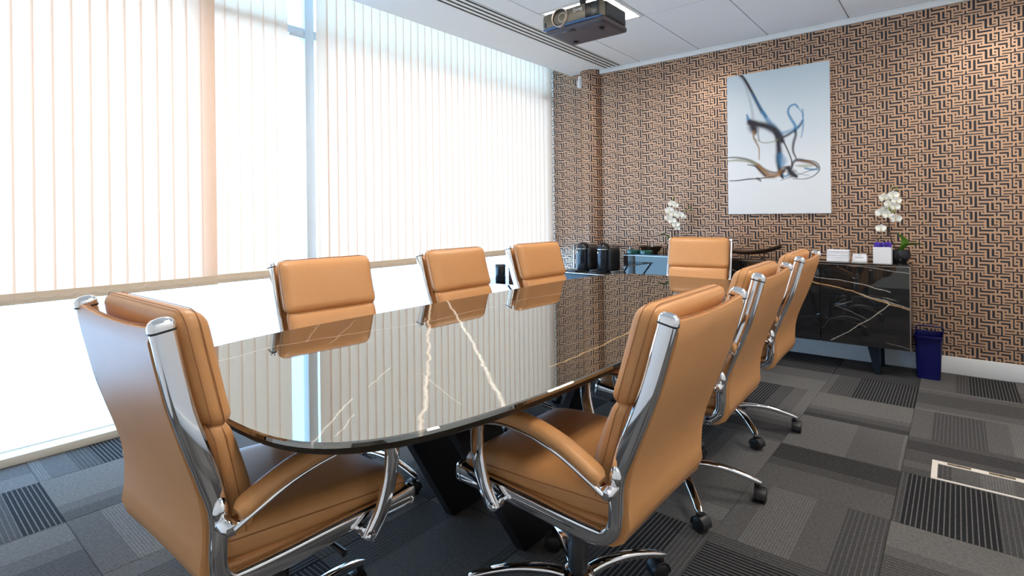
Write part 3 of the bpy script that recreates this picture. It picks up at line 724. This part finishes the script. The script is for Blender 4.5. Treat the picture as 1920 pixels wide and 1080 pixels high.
# ------------------------------------------------------------------ projector
pj = thing('projector', 'bronze grey projector hanging upside down from the ceiling', 'projector', (-1.765, 2.70, 2.305))
def pmap(P): return (P.x, P.y + .15, P.z + .062)
pillow('shell', (.215, .150, .058), .030, 'projector', pj, (.0, .012), (14, 10, 6), pmap)
bm = bmesh.new(); pillow_into(bm, (.205, .148, .018), .016, (0, 0), (14, 10, 4), lambda P: (P.x + .012, P.y + .152 + (.0 if P.z > 0 else .006), P.z + .006)); obj('underside', fin(bm, 'underside', 60), 'proj_base', pj)
pillow('blue_band', (.206, .010, .006), .005, 'proj_blue', pj, (0, 0), (12, 2, 2), lambda P: (P.x + .004, P.y + .008 - .010 * (1 - (P.x / .21) ** 2), P.z + .017))
for k in range(6): box('vent_fin', (.108 + .014 * k, -.014 + .0008 * k * k, .024), (.116 + .014 * k, .02, .105), 'proj_dark', pj, bev=.002)
box('vent_recess', (.100, -.0085, .022), (.196, .03, .108), 'proj_dark', pj, bev=.006)
for k in range(9): box('side_vent', (.19, .045 + .024 * k, .028), (.2175, .058 + .024 * k, .098), 'proj_dark', pj, bev=.002)
pillow('side_panel', (.010, .125, .046), .009, 'proj_dark', pj, (0, 0), (2, 6, 4), lambda P: (P.x + .2085, P.y + .158, P.z + .066))
ln = lathe('lens_ring', [(.050, -.012), (.051, -.019), (.055, -.020), (.057, -.006), (.056, .02)], 'ring', pj, (-.068, 0, .064), 36, 'Y', 60, False)
lathe('lens_barrel', [(0, .016), (.051, .014), (.051, -.012), (.049, -.010), (.032, .008), (.0, .010)], 'proj_dark', ln, (-.068, -.001, .064), 32, 'Y')
lathe('lens_inner_ring', [(.025, -.006), (.025, -.016), (.0275, -.016), (.0275, .01)], 'ring', ln, (-.050, 0, .060), 28, 'Y', 60, False)
lathe('lens_glass', [(0, -.010), (.012, -.008), (.024, -.002), (.026, .008), (0, .01)], 'lens', ln, (-.050, -.002, .060), 24, 'Y')
pillow('sensor_window', (.009, .004, .016), .0035, 'proj_dark', pj, (0, 0), (4, 2, 4), lambda P: (P.x - .178, P.y - .003, P.z + .045))
box('foot_recess', (-.075, .02, -.0135), (.01, .055, -.004), 'proj_dark', pj, bev=.004)
lathe('foot', [(.016, -.022), (.018, -.018), (.012, -.008)], 'proj_dark', pj, (.14, .12, 0), 16)
lathe('foot', [(.016, -.022), (.018, -.018), (.012, -.008)], 'proj_dark', pj, (-.12, .24, 0), 16)
bm = bmesh.new(); box_into(bm, (-.10, .06, .118), (.10, .22, .126), .002); lathe_into(bm, [(.02, .126), (.02, .405), (.06, .405), (.06, .41)], (0, .14, 0), 16); obj('ceiling_mount', fin(bm, 'ceiling_mount'), 'proj_dark', pj)
def text_mesh(s, size):
    cu = bpy.data.curves.new('txt', 'FONT'); cu.body = s; cu.size = size; cu.extrude = .0004; cu.align_x = 'CENTER'; cu.align_y = 'CENTER'
    o = bpy.data.objects.new('txt', cu); COL.objects.link(o); bpy.context.view_layer.update()
    me = bpy.data.meshes.new_from_object(o.evaluated_get(bpy.context.evaluated_depsgraph_get())); bpy.data.objects.remove(o); bpy.data.curves.remove(cu); return me
lg = obj('logo', text_mesh('BenQ', .027), 'white_print', pj, (.058, -.0132, .080)); lg.rotation_euler = (R_(90), R_(180), 0)

# ------------------------------------------------------------------ floor box
fb = thing('floor_box', 'cream framed floor socket box with carpet lid sunk in the carpet', 'floor box', (-.10, 2.998, 0))
bw, bd = .345, .223
for lo, hi in (((0, 0, 0), (bw, .013, .005)), ((0, .013, 0), (.022, bd - .036, .005)), ((bw - .022, .013, 0), (bw, bd - .036, .005)), ((0, bd - .036, 0), (bw, bd, .005))): box('frame_bar', lo, hi, 'cream_plate', fb, bev=.001, seg=1)
box('latch', (.055, bd - .028, .005), (.140, bd - .009, .0065), 'latch', fb); box('latch', (.20, bd - .028, .005), (.288, bd - .009, .0065), 'latch', fb)
for cx in (.0975, .244): box('finger_hole', (cx - .006, bd - .022, .0065), (cx + .006, bd - .015, .007), 'dark_slot', fb)
box('lid_carpet', (.022, .013, 0), (bw - .022, bd - .036, .0025), 'carpet', fb)

# ------------------------------------------------------------------ waste bin
bn = thing('waste_bin', 'tall navy blue plastic waste bin beside the black sideboard', 'bin', (-.163, 4.86, 0))
bm = bmesh.new()
o0, o1 = rrect(.130, .22, .02, 4), rrect(.160, .255, .024, 4); i0, i1 = rrect(.122, .212, .018, 4), rrect(.152, .247, .02, 4)
rg = [[bm.verts.new((x, y, z)) for x, y in pr] for pr, z in ((o0, 0), (rrect(.148, .242, .022, 4), .20), (rrect(.150, .244, .022, 4), .270), (rrect(.162, .258, .024, 4), .275), (rrect(.166, .262, .024, 4), .30), (rrect(.158, .254, .022, 4), .302), (i1, .27), (i0, .008))]
for A_, B_ in zip(rg[:-1], rg[1:]):
    for k in range(len(A_)): bm.faces.new((A_[k], A_[(k + 1) % len(A_)], B_[(k + 1) % len(B_)], B_[k]))
bm.faces.new(rg[0][::-1]); bm.faces.new(rg[-1]); obj('body', fin(bm, 'body', 50), 'navy', bn)
sweep('handle', [(-.078, .12, .295), (-.078, .122, .325), (-.06, .123, .334), (.06, .123, .334), (.078, .122, .325), (.078, .12, .295)], rrect(.014, .010, .003), 'navy', bn, (0, 1, 0))

# ------------------------------------------------------------------ things on the sideboard
ZS = SZ1 + .0005
def petal_into(bm, L, W, ang, tilt, c, face):
    """a cupped petal growing from c, in the plane facing 'face' rotated by ang"""
    n = 5; rows = []
    f = Vector(face).normalized(); up = Vector((0, 0, 1)); sx = up.cross(f); sx.normalize(); up = f.cross(sx)
    d = up * math.cos(ang) + sx * math.sin(ang); s = d.cross(f)
    for i in range(n + 1):
        t = i / n; wd = W * math.sin(math.pi * min(.97, .08 + t * .88)) ** .7
        rows.append([bm.verts.new(Vector(c) + d * (L * t) + s * (wd * q) + f * (tilt * math.sin(t * 2.2) + .006 * q * q)) for q in (-1, -.5, 0, .5, 1)])
    for a, b in zip(rows[:-1], rows[1:]):
        for k in range(4): bm.faces.new((a[k], a[k + 1], b[k + 1], b[k]))
def flower(parent, c, size, face):
    bm = bmesh.new()
    for k in range(3): petal_into(bm, size, size * .36, R_(120 * k + random.uniform(-8, 8)), size * .10, c, face)
    for k in (1, -1): petal_into(bm, size * 1.05, size * .62, R_(68 * k), size * .2, Vector(c) + Vector(face).normalized() * .003, face)
    fo = obj('flower', fin(bm, 'flower', 80), 'petal', parent)
    bm = bmesh.new(); f = Vector(face).normalized(); cc = Vector(c) + f * size * .12 + Vector((0, 0, -size * .12))
    lathe_into(bm, [(0, -size * .14), (size * .14, -size * .04), (size * .12, size * .08), (0, size * .16)], tuple(cc), 8); obj('flower_lip', fin(bm, 'flower_lip', 60), 'lip', fo)
def orchid(loc, label, stemtop, flowers, leaves, potr, buds, size=.036):
    o = thing('orchid', label, 'plant', loc)
    lathe('pot', [(0, 0), (potr * .62, 0), (potr * .95, .03), (potr, .062), (potr * .92, .09), (potr * .84, .09), (potr * .88, .06), (potr * .6, .07), (0, .072)], 'machine', o, n=28)
    for st in stemtop: sweep('stem', catmull([(0, 0, .06)] + st, 5), circ(.0035, 7), 'stem', o, (0, 1, 0))
    for c, s, f in flowers: flower(o, c, size * s, f)
    for c in buds:
        lathe('bud', [(0, -.011), (.007, -.004), (.007, .004), (0, .012)], 'bud', o, c, 9)
    for P, wd in leaves:
        bm = bmesh.new(); pts = catmull(P, 5); n_ = len(pts); rows = []
        for i, p in enumerate(pts):
            T = (pts[min(i + 1, n_ - 1)] - pts[max(i - 1, 0)]).normalized(); sd_ = T.cross(Vector((0, .35, 1))).normalized()
            wv = wd * math.sin(math.pi * min(.99, .06 + .93 * i / (n_ - 1))) ** .6
            rows.append([bm.verts.new(p + sd_ * (wv * q) + Vector((0, 0, .25 * wv * q * q))) for q in (-1, 0, 1)])
        for a, b in zip(rows[:-1], rows[1:]):
            for k in range(2): bm.faces.new((a[k], a[k + 1], b[k + 1], b[k]))
        obj('leaf', fin(bm, 'leaf', 80), 'leaf', o)
    return o
FC = (.35, -1, .05)
orchid((-.335, 4.875, ZS), 'white orchid in a black bowl behind the white cube of pens', [[(-.045, -.01, .18), (-.055, -.015, .34), (-.035, -.02, .46), (-.03, -.03, .545)]],
       [((-.085, -.02, .475), 1, FC), ((-.030, -.035, .490), 1.05, (.5, -1, .1)), ((-.055, -.045, .425), .95, FC), ((-.100, -.02, .360), 1.1, (-.1, -1, .1)), ((-.020, -.04, .405), .95, (.6, -1, 0)),
        ((-.060, -.05, .345), 1.0, FC), ((-.015, -.04, .320), 1.05, (.5, -1, -.1)), ((-.105, -.02, .245), .95, (0, -1, .2)), ((-.010, -.04, .450), .9, FC), ((-.075, -.03, .395), .8, FC)],
       [([(0, 0, .07), (.04, -.03, .15), (-.005, -.05, .215)], .022), ([(0, 0, .07), (.05, -.01, .125), (.16, -.02, .135)], .026), ([(0, 0, .07), (-.08, .03, .10), (-.15, .03, .10)], .018)], .075,
       [(-.035, -.03, .55), (-.008, -.03, .54), (-.03, -.03, .515), (-.05, -.055, .395), (-.035, -.055, .37), (-.015, -.06, .375)])
orchid((-2.045, 4.86, ZS), 'white orchid rising behind the chair at the head of the table', [[(.01, -.01, .18), (.02, -.015, .34), (.0, -.02, .46), (.015, -.03, .54)], [(-.02, 0, .15), (-.02, 0, .28)], [(.03, 0, .2), (.05, -.02, .36), (.13, -.02, .41), (.17, -.02, .43)]],
       [((-.01, -.03, .465), 1, FC), ((.03, -.04, .45), .8, FC), ((-.03, -.04, .40), 1.15, FC), ((.01, -.05, .37), 1.1, (.5, -1, .1)), ((-.04, -.04, .335), 1.0, FC), ((.0, -.05, .305), 1.0, FC), ((.07, -.04, .36), 1.05, (.3, -1, 0)), ((.10, -.03, .345), .7, FC), ((.03, -.04, .27), 1, FC), ((.04, -.03, .235), .7, FC)],
       [([(0, 0, .07), (-.07, -.03, .17), (-.15, -.05, .165)], .02), ([(0, 0, .07), (.06, .02, .14), (.13, .02, .12)], .02)], .07,
       [(.01, -.03, .54), (.0, -.03, .505), (.12, -.03, .40), (.155, -.02, .43), (.175, -.02, .41)])
ph = thing('pen_holder', 'white square cube holder full of purple pens on the sideboard', 'pen holder', (-.420, 4.745, ZS), R_(0))
bm = bmesh.new()
for lo, hi in (((-.055, -.05, 0), (.055, .05, .012)), ((-.055, -.05, .012), (.055, -.046, .116)), ((-.055, .046, .012), (.055, .05, .116)), ((-.055, -.046, .012), (-.051, .046, .116)), ((.051, -.046, .012), (.055, .046, .116))): box_into(bm, lo, hi)
obj('cube_wall', fin(bm, 'cube_wall', 0), 'white_gloss', ph)
pen0 = None
for k in range(16):
    px, py = -.420 - .040 + .0265 * (k % 4) + random.uniform(-.006, .006), 4.745 - .034 + .0225 * (k // 4) + random.uniform(-.005, .005)
    if pen0 is None:
        pen0 = thing('pen', 'purple and white pen standing in the white cube holder', 'pen', (0, 0, 0), 0, 'purple pens in the cube holder')
        lathe('barrel', [(0, 0), (.004, .012), (.0055, .03), (.0055, .105)], 'white_gloss', pen0, n=10); lathe('cap', [(.006, .100), (.006, .128), (.004, .134), (0, .135)], 'purple', pen0, n=10); box('clip', (-.0015, -.008, .105), (.0015, -.006, .132), 'purple', pen0)
        p = pen0
    else: p = copy_tree(pen0)
    p.location = (px, py, ZS + .0125 + random.uniform(0, .006)); p.rotation_euler = (random.uniform(-.11, .11), random.uniform(-.11, .11), random.uniform(0, 6))
pst = thing('paper_stack', 'block of white folded paper with a loose top on the sideboard', 'paper', (-.70, 4.74, ZS), R_(3))
z = 0
for k in range(6):
    h = .0145; a, b = .072 + random.uniform(-.0015, .0015), .055 + random.uniform(-.002, .002)
    box('paper_bundle', (-a, -b, z), (a, b, z + h), 'paper', pst, bev=.003); z += h
ch = thing('card_holder', 'small white holder with business cards next to the paper block', 'card holder', (-.563, 4.735, ZS), R_(4))
box('holder_base', (-.048, -.03, 0), (.048, .03, .008), 'white_gloss', ch, bev=.002); box('holder_back', (-.048, .022, .008), (.048, .03, .045), 'white_gloss', ch, bev=.002)
bm = bmesh.new(); box_into(bm, (-.044, -.012, 0), (.044, .004, .052), .001, 1, Matrix.Translation((0, 0, .008)) @ Matrix.Rotation(R_(-14), 4, 'X')); cd = obj('cards', fin(bm, 'cards', 0), 'paper', ch)
bm = bmesh.new()
for k, (a, b, zz) in enumerate(((-.012, .012, .040), (-.025, .02, .026), (-.03, .03, .018))): box_into(bm, (a, -.0127, zz), (b, -.0121, zz + .003), mat=Matrix.Translation((0, 0, .008)) @ Matrix.Rotation(R_(-14), 4, 'X'))
obj('card_print', fin(bm, 'card_print', 0), 'ink', cd)
tr = thing('wooden_tray', 'curved dark wooden tray with one raised pointed end on the sideboard', 'tray', (-1.40, 4.80, ZS))
P = [(-.27, .085), (-.20, .060), (-.10, .040), (0, .033), (.10, .040), (.20, .062), (.29, .096)]
pp = catmull([(x, 0, z) for x, z in P], 4); bm = bmesh.new(); n_ = len(pp); G1, G2 = [], []
for i, p in enumerate(pp):
    t = i / (n_ - 1); wv = .105 * math.sin(math.pi * (.04 + .92 * t)) ** .75
    G1.append([bm.verts.new((p.x, wv * q, p.z + .020 * q * q)) for q in (-1, -.5, 0, .5, 1)]); G2.append([bm.verts.new((p.x, wv * q * .96, p.z + .020 * q * q - .014)) for q in (-1, -.5, 0, .5, 1)])
for G in (G1, G2):
    for a, b in zip(G[:-1], G[1:]):
        for k in range(4): bm.faces.new((a[k], a[k + 1], b[k + 1], b[k]))
for i in range(n_ - 1):
    for j in (0, 4): bm.faces.new((G1[i][j], G1[i + 1][j], G2[i + 1][j], G2[i][j]))
for i in (0, n_ - 1):
    for j in range(4): bm.faces.new((G1[i][j], G1[i][j + 1], G2[i][j + 1], G2[i][j]))
obj('tray_body', fin(bm, 'tray_body', 50), 'wood', tr)
for sx in (-.13, .13): sweep('tray_foot', catmull([(sx, -.05, .040), (sx * 1.1, -.055, .0085), (sx * 1.1, .055, .0085), (sx, .05, .040)], 4), circ(.005, 7), 'wood', tr, (1, 0, 0))
gd = None
for k, (x, lab) in enumerate(((-2.385, 'green glass dish at the left end of the sideboard'), (-2.24, 'green glass dish next to the dark bowl on the sideboard'))):
    d = thing('glass_dish', lab, 'dish', (x, 4.685 - .01 * k, ZS), 0, 'green glass dishes')
    lathe('dish_body', [(0, 0), (.060, 0), (.064, .004), (.064, .030), (.058, .034), (.050, .033), (.046, .012), (0, .010)], simple('green_tinted_glass', (.012, .075, .06, 1), .06, ior=1.6), d, n=32)
bw_ = thing('dark_bowl', 'shallow dark brown bowl behind the green dishes', 'bowl', (-2.27, 4.83, ZS))
lathe('bowl_body', [(0, 0), (.06, 0), (.09, .03), (.105, .062), (.110, .066), (.100, .066), (.085, .034), (.06, .010), (0, .009)], 'wood', bw_, n=36); lathe('bowl_foot', [(.06, .0), (.064, .004), (.06, .008)], 'wood', bw_, n=30)

# ------------------------------------------------------------------ trolley with coffee machines
tv = thing('glass_trolley', 'chrome and glass trolley in the wallpapered corner holding the coffee machines', 'trolley', (-2.83, 4.68, 0))
TWX, TWY, TZ = .33, .17, .595
box('glass_shelf', (-TWX, -TWY, TZ - .008), (TWX, TWY, TZ), 'glass_table', tv); box('lower_shelf', (-TWX, -TWY, .20), (TWX, TWY, .208), 'glass_table', tv)
sweep('shelf_rim', [(x, y, TZ + .004) for x, y in rrect(2 * TWX + .012, 2 * TWY + .012, .03, 4)], rrect(.008, .014, .003), 'chrome', tv, (0, 0, 1), closed=True)
box('drawer', (-TWX + .03, -TWY + .03, TZ - .075), (TWX - .03, TWY - .03, TZ - .010), 'machine', tv, bev=.004)
for sx in (-1, 1):
    for sy in (-1, 1):
        sweep('leg', [(sx * TWX, sy * TWY, .03), (sx * TWX, sy * TWY, TZ + (.26 if sy > 0 else .02))], circ(.009, 10), 'chrome', tv, (1, 0, 0))
        lathe('wheel', [(0, -.008), (.022, -.008), (.024, 0), (.022, .008), (0, .008)], 'black_plastic', tv, (sx * TWX, sy * TWY, .024), 16, 'X')
sweep('back_rail', [(-TWX, TWY, TZ + .26), (TWX, TWY, TZ + .26)], circ(.007, 10), 'wood', tv, (0, 0, 1))
def coffee(loc, rz, lab):
    c = thing('coffee_machine', lab, 'coffee machine', loc, rz, 'black coffee machines')
    lathe('body', [(0, .012), (.062, .012), (.066, .02), (.066, .235), (.064, .262), (.052, .285), (.028, .298), (0, .300)], 'machine', c, (0, .02, 0), 28)
    pillow('water_tank', (.055, .075, .118), .03, 'black_plastic', c, (0, 0), (6, 6, 6), lambda P: (P.x + .03, P.y + .10, P.z + .135))
    box('drip_tray', (-.06, -.13, 0), (.06, .06, .02), 'black_plastic', c, bev=.006); sweep('spout_band', [(.0665 * math.cos(R_(a)), .02 + .0665 * math.sin(R_(a)), .236) for a in range(180, 361, 12)], rrect(.006, .010, .002), 'chrome', c, (0, 0, 1))
    lathe('button', [(0, -.006), (.009, -.004), (.009, .004), (0, .006)], 'brass', c, (0, -.050, .205), 14, 'Y')
    for k in range(8): sweep('body_rib', [(.0668 * math.cos(R_(a)), .02 + .0668 * math.sin(R_(a)), .045 + .017 * k) for a in range(215, 326, 12)], rrect(.003, .005, .001), 'machine', c, (0, 0, 1))
    return c
coffee((-2.965, 4.69, TZ + .0005), R_(-20), 'black cylindrical coffee machine on the left, in front of the pillar')
coffee((-2.725, 4.69, TZ + .0005), R_(-20), 'black cylindrical coffee machine on the right, next to the sideboard')
# cross-legged side table with canister
ct = thing('side_table', 'small glass topped side table with crossed dark legs by the window', 'side table', (-3.0, 3.62, 0), R_(8))
box('glass_top', (-.25, -.25, .605), (.25, .25, .613), 'glass_table', ct); sweep('top_rim', [(x, y, .609) for x, y in rrect(.512, .512, .02, 4)], rrect(.008, .014, .003), 'chrome', ct, (0, 0, 1), closed=True)
for sy in (-.23, .23):
    for s in (-1, 1): sweep('crossed_leg', [(-s * .24, sy + s * .007, 0.004), (s * .24, sy + s * .007, .60)], rrect(.022, .012, .003), 'leg_blue', ct, (0, 1, 0))
cn = thing('canister', 'black cylindrical canister standing on the small glass side table', 'canister', (-3.06, 3.53, .6135))
lathe('canister_body', [(0, 0), (.042, 0), (.044, .004), (.044, .118), (.042, .120)], 'machine', cn, n=28); lathe('canister_lid', [(.0455, .118), (.0455, .138), (.043, .142), (0, .143)], 'black_plastic', cn, n=28)
bx_ = thing('brown_box', 'small purple brown box beside the black canister', 'box', (-2.985, 3.66, .6135), R_(15))
box('box_body', (-.055, -.05, 0), (.055, .05, .085), 'brown_box', bx_, bev=.004); box('box_lid', (-.0565, -.0515, .085), (.0565, .0515, .12), 'brown_box', bx_, bev=.004)
